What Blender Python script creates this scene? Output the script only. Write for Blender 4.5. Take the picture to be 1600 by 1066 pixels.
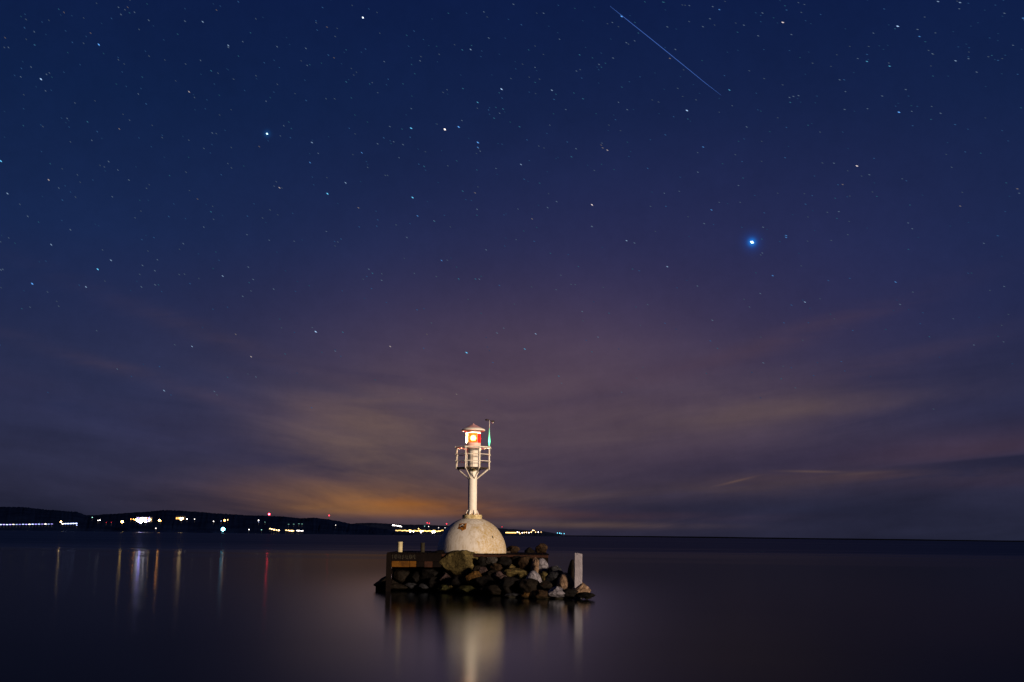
import bpy, bmesh, math, random
from mathutils import Vector, Matrix, noise

for _o in list(bpy.data.objects):
    bpy.data.objects.remove(_o)
S = bpy.context.scene
COL = S.collection

# ------------------------------------------------------------------ camera
CAM_H = 2.95
LENS_PX = 1760.0                       # focal length in pixels of a 1600 wide frame
PITCH = math.atan(303.5 / LENS_PX)
ROLL = 0.0125
cam_d = bpy.data.cameras.new('camera')
cam_d.sensor_width = 36.0
cam_d.lens = LENS_PX / 1600 * 36.0
cam_d.clip_start = 0.5
cam_d.clip_end = 90000
cam = bpy.data.objects.new('camera', cam_d)
COL.objects.link(cam)
S.camera = cam
F = Vector((0, math.cos(PITCH), math.sin(PITCH)))
R0 = Vector((1, 0, 0))
U0 = R0.cross(F)
RV = (R0 * math.cos(ROLL) + U0 * math.sin(ROLL)).normalized()
UV = RV.cross(F)
M = Matrix((RV, UV, -F)).transposed().to_4x4()
M.translation = Vector((0, 0, CAM_H))
cam.matrix_world = M


def ray(px, py):
    return (F + RV * ((px - 800) / LENS_PX) - UV * ((py - 533) / LENS_PX)).normalized()


def at(px, py, Y):
    """the place at distance Y that shows at this point of the photograph"""
    d = ray(px, py)
    return Vector((0, 0, CAM_H)) + d * (Y / d.y)


def azel(px, py):
    d = ray(px, py)
    return math.atan2(d.x, d.y), math.asin(d.z)


def lin(c):
    return tuple((v / 12.92 if v <= 0.04045 else ((v + 0.055) / 1.055) ** 2.4) for v in (x / 255 for x in c))


# ------------------------------------------------------------------ render, exposure
S.render.engine = 'CYCLES'
S.cycles.use_denoising = True
S.cycles.max_bounces = 6
S.cycles.glossy_bounces = 4
S.cycles.transparent_max_bounces = 12
S.cycles.sample_clamp_indirect = 4.0
S.cycles.caustics_reflective = False
S.cycles.caustics_refractive = False
S.view_settings.view_transform = 'Standard'
S.view_settings.look = 'None'
S.view_settings.gamma = 1
S.view_settings.use_curve_mapping = False
S.view_settings.exposure = 0

# ------------------------------------------------------------------ sky
W = bpy.data.worlds.new('World')
S.world = W
W.use_nodes = True
wt = W.node_tree
wt.nodes.clear()


class NT:
    """small helper for building node trees"""
    def __init__(self, tree):
        self.t = tree

    def n(self, typ, **kw):
        nd = self.t.nodes.new(typ)
        for k, v in kw.items():
            setattr(nd, k, v)
        return nd

    def put(self, sock, v):
        if isinstance(v, bpy.types.NodeSocket):
            self.t.links.new(v, sock)
        else:
            sock.default_value = v

    def m(self, op, a, b=0.0, c=0.0, clamp=False):
        nd = self.n('ShaderNodeMath', operation=op, use_clamp=clamp)
        for i, v in enumerate((a, b, c)):
            self.put(nd.inputs[i], v)
        return nd.outputs[0]

    def mix(self, f, a, b, blend='MIX'):
        nd = self.n('ShaderNodeMix', data_type='RGBA', blend_type=blend, clamp_factor=True)
        self.put(nd.inputs[0], f)
        for i, v in ((6, a), (7, b)):
            if isinstance(v, tuple):
                v = (*v[:3], 1)
            self.put(nd.inputs[i], v)
        return nd.outputs[2]

    def ramp(self, f, stops, interp='LINEAR'):
        nd = self.n('ShaderNodeValToRGB')
        cr = nd.color_ramp
        cr.interpolation = interp
        while len(cr.elements) < len(stops):
            cr.elements.new(0.5)
        for e, (p, c) in zip(cr.elements, stops):
            e.position = p
            e.color = (*c[:3], 1)
        self.put(nd.inputs[0], f)
        return nd.outputs[0]

    def noise(self, vec, scale=1.0, detail=4.0, rough=0.55, dist=0.0):
        nd = self.n('ShaderNodeTexNoise')
        if vec is not None:
            self.put(nd.inputs['Vector'], vec)
        nd.inputs['Scale'].default_value = scale
        nd.inputs['Detail'].default_value = detail
        nd.inputs['Roughness'].default_value = rough
        nd.inputs['Distortion'].default_value = dist
        return nd.outputs[0]

    def xyz(self, x, y, z):
        nd = self.n('ShaderNodeCombineXYZ')
        for i, v in enumerate((x, y, z)):
            self.put(nd.inputs[i], v)
        return nd.outputs[0]


w = NT(wt)
tc = w.n('ShaderNodeTexCoord')
sp = w.n('ShaderNodeSeparateXYZ')
wt.links.new(tc.outputs['Generated'], sp.inputs[0])
AZ = w.m('ARCTAN2', sp.outputs[0], sp.outputs[1])
EL = w.m('ARCSINE', w.m('MINIMUM', w.m('MAXIMUM', sp.outputs[2], -0.9999), 0.9999))
# clear-sky gradient, horizon (0) to high up (0.8 rad)
GR = [(-40, (28, 31, 50)), (0, (31, 34, 53)), (60, (40, 41, 63)), (136, (43, 46, 74)), (240, (38, 44, 76)),
      (336, (30, 41, 78)), (440, (23, 40, 80)), (640, (15, 33, 72)), (836, (13, 28, 69)), (1200, (7, 19, 48)), (1500, (6, 16, 42))]
col = w.ramp(w.m('DIVIDE', w.m('ADD', EL, 0.03), 0.9, clamp=True),
             [((px / LENS_PX + 0.03) / 0.9, lin(c)) for px, c in GR])
# thin cloud texture: long streaks, slightly tilted
sv = w.xyz(w.m('MULTIPLY', AZ, 3.0), w.m('ADD', w.m('MULTIPLY', EL, 17.0), w.m('MULTIPLY', w.m('ABSOLUTE', AZ), -2.0)), 0.0)
N1 = w.noise(sv, 2.2, 5, 0.55, 0.35)
sv2 = w.xyz(w.m('MULTIPLY', AZ, 4.0), w.m('ADD', w.m('MULTIPLY', EL, 30.0), w.m('MULTIPLY', AZ, -2.5)), 3.7)
N2 = w.noise(sv2, 2.5, 5, 0.55, 0.6)
N1c = w.m('ADD', w.m('MULTIPLY', w.m('SUBTRACT', N1, 0.5), 3.0), 1.0)
N2c = w.m('ADD', w.m('MULTIPLY', w.m('SUBTRACT', N2, 0.5), 3.4), 1.0)


def blob(c, px, py, sx, sy, rgb, wgt, rot=0.0, tex=None, lo=None):
    """light-polluted thin cloud lit from below: a soft patch of colour at a place in the sky"""
    a0, e0 = azel(px, py)
    sx, sy = sx / LENS_PX, sy / LENS_PX
    da, de = w.m('SUBTRACT', AZ, a0), w.m('SUBTRACT', EL, e0)
    cr, sr = math.cos(rot), math.sin(rot)
    u = w.m('ADD', w.m('MULTIPLY', da, cr), w.m('MULTIPLY', de, sr))
    v = w.m('SUBTRACT', w.m('MULTIPLY', de, cr), w.m('MULTIPLY', da, sr))
    u2 = w.m('POWER', w.m('ABSOLUTE', w.m('DIVIDE', u, sx)), 2.0)
    if lo:                                         # sharper lower edge
        vs = w.m('DIVIDE', v, w.m('ADD', sy * lo, w.m('MULTIPLY', w.m('GREATER_THAN', v, 0.0), sy * (1 - lo))))
    else:
        vs = w.m('DIVIDE', v, sy)
    v2 = w.m('POWER', w.m('ABSOLUTE', vs), 2.0)
    g = w.m('EXPONENT', w.m('MULTIPLY', w.m('ADD', u2, v2), -1.0))
    g = w.m('MULTIPLY', g, wgt)
    if tex is not None:
        g = w.m('MULTIPLY', g, tex)
    return w.mix(w.m('MINIMUM', w.m('MAXIMUM', g, 0.0), 1.0), c, lin(rgb))


col = blob(col, 1080, 430, 560, 230, (50, 45, 84), .42)
col = blob(col, 850, 620, 400, 160, (87, 69, 85), .76)
col = blob(col, 860, 650, 380, 90, (90, 74, 82), .45, tex=N1c)
col = blob(col, 560, 665, 130, 55, (110, 88, 80), .62, tex=N1c)
col = blob(col, 590, 725, 150, 45, (104, 84, 76), .5, tex=N1c)
col = blob(col, 500, 640, 60, 22, (100, 80, 82), .4, -.25)
col = blob(col, 80, 620, 260, 20, (58, 52, 78), .55, -.22, N2c)
col = blob(col, 190, 655, 240, 20, (30, 41, 76), .75, -.24, N2c)
col = blob(col, 330, 690, 220, 24, (60, 54, 76), .6, -.22, N2c)
col = blob(col, 250, 740, 260, 24, (46, 47, 72), .5, -.1, N2c)
col = blob(col, 1060, 700, 300, 60, (76, 62, 72), .4, tex=N1c)
col = blob(col, 1180, 650, 260, 36, (88, 72, 76), .55, .10, N1c, .5)
col = blob(col, 1330, 706, 280, 24, (50, 45, 68), .85, .14)
col = blob(col, 1080, 715, 120, 20, (62, 52, 72), .5, .1, N1c)
col = blob(col, 1560, 700, 200, 26, (70, 54, 70), .8, .09, None, .55)
col = blob(col, 1610, 712, 150, 30, (36, 36, 58), .95, math.pi + .085, None, .10)
col = blob(col, 1560, 754, 160, 9, (56, 46, 64), .6, .03)
col = blob(col, 1350, 744, 200, 8, (76, 60, 70), .7, .02, N2c)
col = blob(col, 1150, 762, 170, 14, (74, 60, 66), .6, .03, N2c)
col = blob(col, 1150, 752, 24, 1.6, (100, 78, 74), .8, .24)
col = blob(col, 1270, 737, 40, 1.8, (92, 74, 74), .8, -.02)
col = blob(col, 1345, 740, 40, 2, (84, 68, 72), .6, .06)
col = blob(col, 1320, 800, 420, 34, (32, 34, 54), .8)
col = blob(col, 930, 806, 200, 7, (66, 50, 62), .6, 0, N2c)
col = blob(col, 890, 820, 160, 5, (96, 76, 70), .7, 0, N2c)
col = blob(col, 870, 775, 130, 12, (78, 64, 70), .5, 0, N2c)
col = blob(col, 570, 782, 190, 34, (118, 84, 62), .75, 0, N1c)
col = blob(col, 625, 791, 95, 14, (156, 96, 42), .8, .03, N2c)
col = blob(col, 560, 796, 90, 7, (128, 90, 52), .6, 0, N2c)
col = blob(col, 700, 800, 130, 10, (122, 80, 58), .55, 0, N2c)
col = blob(col, 650, 815, 260, 8, (70, 60, 72), .6, 0, N1c)
col = blob(col, 250, 600, 260, 80, (41, 50, 85), .40)
col = blob(col, 1600, 610, 170, 80, (40, 42, 70), .45)
for (fx, fy, fsx, fsy, frgb, fw, fr) in ((430, 560, 260, 16, (74, 62, 80), .2, -.30), (300, 610, 230, 12, (66, 58, 80), .40, -.24), (1130, 560, 260, 18, (76, 60, 78), .35, .28),
                                        (1290, 590, 240, 14, (66, 56, 78), .35, .22), (1020, 610, 220, 12, (70, 60, 80), .35, .12), (520, 610, 150, 10, (64, 58, 80), .35, -.15)):
    col = blob(col, fx, fy, fsx, fsy, frgb, fw, fr, N2c)
# faint overall mottling of the thin cloud near the horizon
low = w.m('SUBTRACT', 1.0, w.m('DIVIDE', EL, 0.20, clamp=True))
mott = w.m('ADD', 1.0, w.m('MULTIPLY', w.m('MULTIPLY', w.m('SUBTRACT', N1, 0.5), 1.1), low))
FN = w.noise(tc.outputs['Generated'], 60.0, 6, .75)
MN = w.noise(tc.outputs['Generated'], 9.0, 4, .6)
mott = w.m('MULTIPLY', mott, w.m('ADD', 1.0, w.m('ADD', w.m('MULTIPLY', w.m('SUBTRACT', FN, .5), .22), w.m('MULTIPLY', w.m('SUBTRACT', MN, .5), .30))))
mx = w.n('ShaderNodeVectorMath', operation='SCALE')
w.put(mx.inputs[0], col)
w.put(mx.inputs['Scale'], mott)
col = mx.outputs[0]
# scattered light round the two brightest stars
col = blob(col, 1175, 378.5, 13, 13, (25, 75, 165), .38)
col = blob(col, 1175, 378.5, 5.5, 5.5, (30, 130, 235), .9)
col = blob(col, 417.5, 209, 5, 5, (25, 90, 160), .35)
bg = w.n('ShaderNodeBackground')
w.put(bg.inputs[0], col)
bg.inputs[1].default_value = 1.0
wo = w.n('ShaderNodeOutputWorld')
wt.links.new(bg.outputs[0], wo.inputs[0])
W.cycles.sampling_method = 'MANUAL'
W.cycles.sample_map_resolution = 1024

# ------------------------------------------------------------------ the one distant warm light, from the shore behind
SUN_AZ, SUN_EL = math.radians(42), math.radians(9)
sun_d = bpy.data.lights.new('sun', 'SUN')
sun_d.energy = 4.7
sun_d.angle = math.radians(8.0)
sun_d.color = (1.0, 0.74, 0.52)
sun = bpy.data.objects.new('sun', sun_d)
COL.objects.link(sun)
sv_ = Vector((math.sin(SUN_AZ) * math.cos(SUN_EL), -math.cos(SUN_AZ) * math.cos(SUN_EL), math.sin(SUN_EL)))
sun.rotation_euler = sv_.to_track_quat('Z', 'Y').to_euler()


# ------------------------------------------------------------------ helpers
def obj(name, bm, mat, parent=None, smooth=None):
    me = bpy.data.meshes.new(name)
    bmesh.ops.recalc_face_normals(bm, faces=bm.faces[:])
    bm.to_mesh(me)
    bm.free()
    for m_ in (mat if isinstance(mat, (list, tuple)) else [mat]):
        me.materials.append(m_)
    if smooth is not None:
        for p in me.polygons:
            p.use_smooth = True
        if smooth < 180:
            me.set_sharp_from_angle(angle=math.radians(smooth))
    o = bpy.data.objects.new(name, me)
    COL.objects.link(o)
    if parent is not None:
        o.parent = parent
    return o


def tag(o, label=None, cat=None, group=None, kind=None):
    if label:
        o['label'] = label
    if cat:
        o['category'] = cat
    if group:
        o['group'] = group
    if kind:
        o['kind'] = kind
    return o


def empty(name, loc, label, cat, group=None):
    o = bpy.data.objects.new(name, None)
    COL.objects.link(o)
    o.location = loc
    o.empty_display_size = 0.2
    return tag(o, label, cat, group)


def box(bm, x0, x1, y0, y1, z0, z1, bev=0.0, mat=0):
    vs = [bm.verts.new((x, y, z)) for z in (z0, z1) for y in (y0, y1) for x in (x0, x1)]
    fs = []
    for idx in ((0, 2, 3, 1), (4, 5, 7, 6), (0, 1, 5, 4), (2, 6, 7, 3), (0, 4, 6, 2), (1, 3, 7, 5)):
        fs.append(bm.faces.new([vs[i] for i in idx]))
    for f in fs:
        f.material_index = mat
    if bev:
        es = list({e for f in fs for e in f.edges})
        bmesh.ops.bevel(bm, geom=es, offset=bev, segments=1, affect='EDGES')
    return vs


def tube(bm, pts, rad, seg=8, mat=0, caps=True):
    pts = [Vector(p) for p in pts]
    rs = rad if isinstance(rad, (list, tuple)) else [rad] * len(pts)
    rings = []
    for i, p in enumerate(pts):
        d = (pts[min(i + 1, len(pts) - 1)] - pts[max(i - 1, 0)]).normalized()
        a = Vector((0, 0, 1)) if abs(d.z) < .9 else Vector((1, 0, 0))
        u = d.cross(a).normalized()
        v = d.cross(u)
        rings.append([bm.verts.new(p + (u * math.cos(2 * math.pi * k / seg) + v * math.sin(2 * math.pi * k / seg)) * rs[i]) for k in range(seg)])
    for a, b in zip(rings, rings[1:]):
        for k in range(seg):
            bm.faces.new((a[k], a[(k + 1) % seg], b[(k + 1) % seg], b[k])).material_index = mat
    if caps:
        for r_ in (rings[0], rings[-1]):
            try:
                bm.faces.new(r_).material_index = mat
            except ValueError:
                pass


def lathe(bm, prof, seg=48, a0=0.0, a1=2 * math.pi, mat=0, cap=False):
    full = abs(a1 - a0 - 2 * math.pi) < 1e-6
    n = seg if full else seg + 1
    rings = []
    for r_, z in prof:
        if r_ < 1e-6:
            rings.append([bm.verts.new((0, 0, z))])
        else:
            rings.append([bm.verts.new((r_ * math.cos(a0 + (a1 - a0) * k / seg), r_ * math.sin(a0 + (a1 - a0) * k / seg), z)) for k in range(n)])
    for a, b in zip(rings, rings[1:]):
        for k in range(seg):
            k2 = (k + 1) % n
            if len(a) == 1 and len(b) == 1:
                continue
            if len(a) == 1:
                f = (a[0], b[k2], b[k])
            elif len(b) == 1:
                f = (a[k], a[k2], b[0])
            else:
                f = (a[k], a[k2], b[k2], b[k])
            bm.faces.new(f).material_index = mat
    return rings


def material(name, base, rough=0.6, spec=0.4, var=None, vscale=3.0, bump=0.0, bscale=12.0, metal=0.0):
    """base colour, a second colour mixed in by noise, and fine relief"""
    m_ = bpy.data.materials.new(name)
    m_.use_nodes = True
    t = NT(m_.node_tree)
    b = m_.node_tree.nodes['Principled BSDF']
    b.inputs['Roughness'].default_value = rough
    b.inputs['Specular IOR Level'].default_value = spec
    b.inputs['Metallic'].default_value = metal
    co = t.n('ShaderNodeTexCoord').outputs['Object']
    if var:
        nz = t.noise(co, vscale, 6, 0.6)
        f = t.ramp(nz, [(.38, (0, 0, 0)), (.62, (1, 1, 1))])
        t.put(b.inputs['Base Color'], t.mix(f, base, var))
    else:
        b.inputs['Base Color'].default_value = (*base, 1)
    if bump:
        bn = t.n('ShaderNodeBump')
        bn.inputs['Strength'].default_value = bump
        bn.inputs['Distance'].default_value = 0.05
        t.put(bn.inputs['Height'], t.noise(co, bscale, 6, 0.6))
        t.put(b.inputs['Normal'], bn.outputs[0])
    return m_


def emitter(name, rgb, strength, sample=True):
    m_ = bpy.data.materials.new(name)
    m_.use_nodes = True
    t = m_.node_tree
    t.nodes.clear()
    e = t.nodes.new('ShaderNodeEmission')
    e.inputs[0].default_value = (*rgb, 1)
    e.inputs[1].default_value = strength
    o = t.nodes.new('ShaderNodeOutputMaterial')
    t.links.new(e.outputs[0], o.inputs[0])
    m_.cycles.emission_sampling = 'FRONT' if sample else 'NONE'
    return m_


# ------------------------------------------------------------------ water
wm = bpy.data.materials.new('lake_water')
wm.use_nodes = True
t = NT(wm.node_tree)
wm.node_tree.nodes.clear()
geo = t.n('ShaderNodeNewGeometry')
spw = t.n('ShaderNodeSeparateXYZ')
wm.node_tree.links.new(geo.outputs['Position'], spw.inputs[0])
# calm water near by, ruffled by the breeze farther out; faint lanes run across
yl = t.m('LOGARITHM', t.m('MAXIMUM', spw.outputs[1], 1.0), 2.718)
band = t.noise(t.xyz(t.m('DIVIDE', spw.outputs[0], t.m('MAXIMUM', t.m('MULTIPLY', spw.outputs[1], .9), 1.0)), t.m('MULTIPLY', yl, 7.0), 0.0), 1.0, 3, .5)
fine = t.noise(t.xyz(t.m('DIVIDE', spw.outputs[0], t.m('MAXIMUM', spw.outputs[1], 1.0)), t.m('MULTIPLY', yl, 16.0), 4.0), 1.0, 3, .5)
far = t.m('DIVIDE', t.m('SUBTRACT', t.m('ADD', yl, t.m('ADD', t.m('MULTIPLY', t.m('SUBTRACT', band, .5), .9), t.m('MULTIPLY', t.m('SUBTRACT', fine, .5), .7))), 4.92), .75, clamp=True)
lane = t.m('MULTIPLY', far, t.m('ADD', .45, t.m('MULTIPLY', fine, .95), clamp=True))
rg = t.m('ADD', t.m('ADD', 0.128, t.m('MULTIPLY', t.m('SUBTRACT', band, .5), .03)), t.m('MULTIPLY', lane, 0.27))
# mean reflectance of a lightly waved surface against the angle of view
dt = t.n('ShaderNodeVectorMath', operation='DOT_PRODUCT')
wm.node_tree.links.new(geo.outputs['Normal'], dt.inputs[0])
wm.node_tree.links.new(geo.outputs['Incoming'], dt.inputs[1])
ct = t.m('ABSOLUTE', dt.outputs['Value'])
refl = t.ramp(ct, [(0, (.62,) * 3), (.025, (.54,) * 3), (.06, (.36,) * 3), (.09, (.26,) * 3), (.13, (.19,) * 3), (.3, (.06,) * 3), (1, (.02,) * 3)])
refl = t.m('MULTIPLY', refl, t.m('SUBTRACT', 1.0, t.m('MULTIPLY', lane, .50)))
# extra brightness painted into the reflection before the lighthouse, tapering towards the camera
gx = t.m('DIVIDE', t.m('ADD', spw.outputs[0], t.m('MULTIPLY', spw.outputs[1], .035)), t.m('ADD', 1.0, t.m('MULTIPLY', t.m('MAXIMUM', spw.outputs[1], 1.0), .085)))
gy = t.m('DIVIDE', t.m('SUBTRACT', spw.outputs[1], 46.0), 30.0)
refl_boost = t.m('EXPONENT', t.m('MULTIPLY', t.m('ADD', t.m('MULTIPLY', gx, gx), t.m('MULTIPLY', gy, gy)), -1.0))
refl = t.m('MINIMUM', t.m('MULTIPLY', refl, t.m('ADD', .63, t.m('MULTIPLY', refl_boost, 3.1))), .75)
gl = t.n('ShaderNodeBsdfGlossy', distribution='BECKMANN')
gl.inputs['Color'].default_value = (.86, .93, 1, 1)
t.put(gl.inputs['Roughness'], t.m('ADD', rg, t.m('MULTIPLY', refl_boost, .045)))
df = t.n('ShaderNodeBsdfDiffuse')
df.inputs['Color'].default_value = (.002, .003, .006, 1)
ms = t.n('ShaderNodeMixShader')
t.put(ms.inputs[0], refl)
wm.node_tree.links.new(df.outputs[0], ms.inputs[1])
wm.node_tree.links.new(gl.outputs[0], ms.inputs[2])
wm.node_tree.links.new(ms.outputs[0], t.n('ShaderNodeOutputMaterial').inputs[0])
bm = bmesh.new()
vs = [bm.verts.new(p) for p in ((-30000, -300, 0), (30000, -300, 0), (30000, 40000, 0), (-30000, 40000, 0))]
bm.faces.new(vs)
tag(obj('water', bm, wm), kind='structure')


# ------------------------------------------------------------------ hills on the far shore
def hill(name, ridge, Y, depth, mat, amp, seed):
    """a wooded ridge: its crest follows RIDGE (points of the skyline), it falls to the shore in front and goes on behind"""
    rnd = random.Random(seed)
    bm = bmesh.new()
    xs = []
    for (x0, y0), (x1, y1) in zip(ridge, ridge[1:]):
        n = max(2, int((x1 - x0) / 2.0))
        for k in range(n):
            f = k / n
            f2 = f * f * (3 - 2 * f) * .5 + f * .5
            xs.append((x0 + (x1 - x0) * f, y0 + (y1 - y0) * f2))
    xs.append(ridge[-1])
    prof = [(0.0, 0.0), (.03, .10), (.15, .28), (.35, .55), (.6, .82), (.85, .97), (1.0, 1.0), (1.35, .8), (1.8, .5)]
    rows = []
    for px, py in xs:
        a, _ = azel(px, 836)
        d0 = Y / math.cos(a)
        _, e = azel(px, py)
        row = []
        for q, hf in prof:
            d = d0 + depth * q
            top = math.tan(e) * (d0 + depth) + CAM_H
            tree = noise.noise((px * .5, q * 9, seed)) * amp * (1.0 if hf > .2 else .3) + rnd.uniform(-.25, .25) * amp
            z = max(top, 1.5) * hf + (tree if hf > 0 else -1.0)
            bend = noise.noise((px * .02, q * 2, seed + 5)) * depth * .06
            row.append(bm.verts.new((math.sin(a) * (d + bend), math.cos(a) * (d + bend), max(z, -1.0))))
        rows.append(row)
    for r0_, r1_ in zip(rows, rows[1:]):
        for k in range(len(prof) - 1):
            bm.faces.new((r0_[k], r1_[k], r1_[k + 1], r0_[k + 1]))
    return tag(obj(name, bm, mat, smooth=180), kind='structure')


spruce = material('spruce_forest', (.004, .009, .036), .95, .0, (.002, .005, .024), .02)
hazed_wood = material('hazed_forest', (.012, .019, .050), .95, .0, (.008, .012, .034), .006)  # aerial haze and town glow put into the far wood's colour
far_shore_m = material('far_shore', (.005, .007, .014), .95, .0)
R1 = [(-60, 796), (0, 792), (35, 793), (75, 797), (115, 800), (135, 805.5), (170, 803.5), (220, 800), (255, 797.5), (275, 798), (300, 799.5), (345, 803),
      (390, 805.5), (440, 807), (470, 810), (490, 809), (510, 811.5), (525, 814), (545, 818), (560, 820), (580, 824), (600, 827), (620, 830.5), (645, 834.5)]
hill('hills', R1, 2500, 700, spruce, 2.2, 3)
R2 = [(520, 822), (545, 819), (560, 817.5), (580, 817), (610, 818.5), (635, 820), (660, 820), (690, 821.5), (740, 823), (775, 825.5), (800, 827), (830, 829), (850, 830.5), (868, 833.5), (885, 837.5)]
hill('hills', R2, 5200, 900, hazed_wood, 2.5, 8)
R3 = [(840, 835), (870, 836.3), (900, 836.8), (1000, 837.6), (1100, 838.6), (1200, 840), (1290, 841.2), (1400, 842.3), (1500, 843.8), (1570, 844.7), (1660, 845.5)]
hill('far_shore', R3, 12000, 600, far_shore_m, 1.0, 12)

# ------------------------------------------------------------------ materials of the lighthouse and pier
def weathered_white(name, stain_axis=None, k=1.0):
    m_ = bpy.data.materials.new(name)
    m_.use_nodes = True
    t = NT(m_.node_tree)
    b = m_.node_tree.nodes['Principled BSDF']
    b.inputs['Roughness'].default_value = .55
    b.inputs['Specular IOR Level'].default_value = .35
    co = t.n('ShaderNodeTexCoord').outputs['Object']
    sx = t.n('ShaderNodeSeparateXYZ')
    t.put(sx.inputs[0], co)
    n1 = t.noise(co, 2.3, 7, .65, .4)
    st = t.noise(t.xyz(t.m('MULTIPLY', sx.outputs[0], 9.0), t.m('MULTIPLY', sx.outputs[1], 9.0), t.m('MULTIPLY', sx.outputs[2], .8)), 1.0, 5, .6)
    c = t.mix(t.ramp(n1, [(.35, (0, 0, 0)), (.7, (1, 1, 1))]), (.82 * k, .80 * k, .76 * k), (.72 * k, .68 * k, .61 * k))
    c = t.mix(t.m('MULTIPLY', t.ramp(st, [(.50, (0, 0, 0)), (.68, (1, 1, 1))]), .65 if stain_axis else .4), c, (.50 * k, .42 * k, .30 * k))
    if stain_axis:
        # algae and lichen on the weather side of the dome
        side = t.m('ADD', t.m('MULTIPLY', sx.outputs[0], .42), t.m('MULTIPLY', n1, 1.5))
        f = t.ramp(side, [(.80, (0, 0, 0)), (1.35, (1, 1, 1))])
        fine = t.noise(co, 11, 6, .7)
        f = t.m('MULTIPLY', f, t.ramp(fine, [(.36, (0, 0, 0)), (.6, (1, 1, 1))]))
        c = t.mix(t.m('MULTIPLY', f, .8), c, (.34, .23, .05))
        sp_ = t.noise(co, 6.5, 7, .75)
        f2 = t.m('MULTIPLY', t.ramp(sp_, [(.60, (0, 0, 0)), (.68, (1, 1, 1))]), t.m('MULTIPLY', t.ramp(sx.outputs[0], [(.0, (.12, .12, .12)), (.6, (1, 1, 1))]), .75))
        c = t.mix(f2, c, (.12, .09, .05))
    t.put(b.inputs['Base Color'], c)
    bn = t.n('ShaderNodeBump')
    bn.inputs['Strength'].default_value = .35
    bn.inputs['Distance'].default_value = .03
    t.put(bn.inputs['Height'], t.noise(co, 9, 6, .6))
    t.put(b.inputs['Normal'], bn.outputs[0])
    return m_


dome_m = weathered_white('dome_render', True, .68)
paint_m = weathered_white('white_paint')
rail_m = material('railing_paint', (.86, .84, .80), .5, .4, (.66, .58, .46), 9)
rust_m = material('rusty_iron', (.42, .17, .022), .8, .1, (.16, .06, .010), 5, .5, 20)
dark_iron = material('dark_iron', (.022, .019, .018), .6, .3, (.05, .03, .02), 14)
roof_m = material('roof_bloom_pink', (.52, .28, .31), .5, .4, (.42, .22, .25), 5)  # pink of the lantern's red bloom painted into the roof colour
ledge_m = material('ledge_lichen', (.66, .58, .36), .7, .2, (.34, .27, .12), 7, .4, 18)
crack_m = material('dark_opening', (.015, .012, .01), .9, .1)

# ------------------------------------------------------------------ lighthouse
LY = 62.0
LPX = LY / LENS_PX
base = at(737, 863.5, LY)
DECK_Z = base.z
RD = 53.2 * LPX
light = empty('lighthouse', base, 'white lighthouse with a round column, railed gallery and red lamp on a domed base', 'lighthouse')
light.rotation_euler = (0, math.radians(-.25), 0)


def H(py):
    """height above the dome's foot of a picture row at the tower's axis"""
    return at(737.3, py, LY).z - DECK_Z


bm = bmesh.new()
prof = [(RD * .985, -.12), (RD, .0)]
for k in range(1, 27):
    a = k / 27 * math.pi / 2
    prof.append((RD * math.cos(a) ** .97, RD * math.sin(a) * 1.0))
prof.append((0, RD))
lathe(bm, prof, 96)
for v in bm.verts:
    v.co += v.co.normalized() * noise.noise(v.co * 1.4) * .012
dome = obj('dome', bm, dome_m, light, smooth=180)
# rusty hatch plate lying on the dome, up and left of its middle
bm = bmesh.new()


def on_dome(px, py, out=0.0):
    """point of the dome shown at this place of the photograph, in the lighthouse's own space"""
    d = ray(px, py)
    o = Vector((0, 0, CAM_H)) - base
    bq = o.dot(d)
    disc = bq * bq - (o.length_squared - (RD + out) ** 2)
    return o + d * (-bq - math.sqrt(max(disc, 0)))


pl = [(718.5, 818.2), (729.5, 817.6), (728.2, 826.8), (722.5, 829.5), (721.0, 827.3), (715.6, 826.2)]
for out in (-.03, .035):
    pass
outer = [bm.verts.new(on_dome(x, y, .03)) for x, y in pl]
inner = [bm.verts.new(on_dome(x, y, -.04)) for x, y in pl]
bm.faces.new(outer)
for k in range(len(pl)):
    bm.faces.new((outer[k], outer[(k + 1) % len(pl)], inner[(k + 1) % len(pl)], inner[k]))
hp = tag(obj('hatch_plate', bm, rust_m, dome), 'rusty brown plate on the dome')
for x, y in ((720.5, 820.5), (726, 820), (725.4, 824.6), (720.4, 824.4), (723, 822.4)):
    pass
bm = bmesh.new()
for x, y, r_ in ((721, 820.4, .03), (726.6, 820.1, .03), (725.6, 825, .03), (720, 824.6, .03), (723.4, 822.5, .05)):
    p = on_dome(x, y, .03)
    tube(bm, [p, p + p.normalized() * .03], r_, 8)
obj('bolt', bm, dark_iron, dome)
# chipped hole and crack on the right flank
bm = bmesh.new()
for pts, rr in (([(768.6, 837), (769.5, 839.6), (770.6, 842)], [.012, .045, .012]), ([(764.8, 840), (765.0, 850), (765.4, 858)], [.006, .009, .004])):
    tube(bm, [on_dome(x, y, -.002) for x, y in pts], rr, 6)
obj('crack', bm, crack_m, dome)
# small iron lug at the dome's foot
bm = bmesh.new()
box(bm, RD - .03, RD + .22, -.15, .05, 0.0, .09, .01)
obj('lug', bm, dark_iron, light)

# collar
zc0, zc1 = RD - .035, H(804.6)
bm = bmesh.new()
RC = 15.2 * LPX
lathe(bm, [(0, zc0 - .1), (RC * .96, zc0 - .06), (RC, zc0 + .02), (RC, zc1 - .03), (RC * .97, zc1), (0, zc1)], 40)
obj('collar', bm, ledge_m, light, smooth=40)
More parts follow.
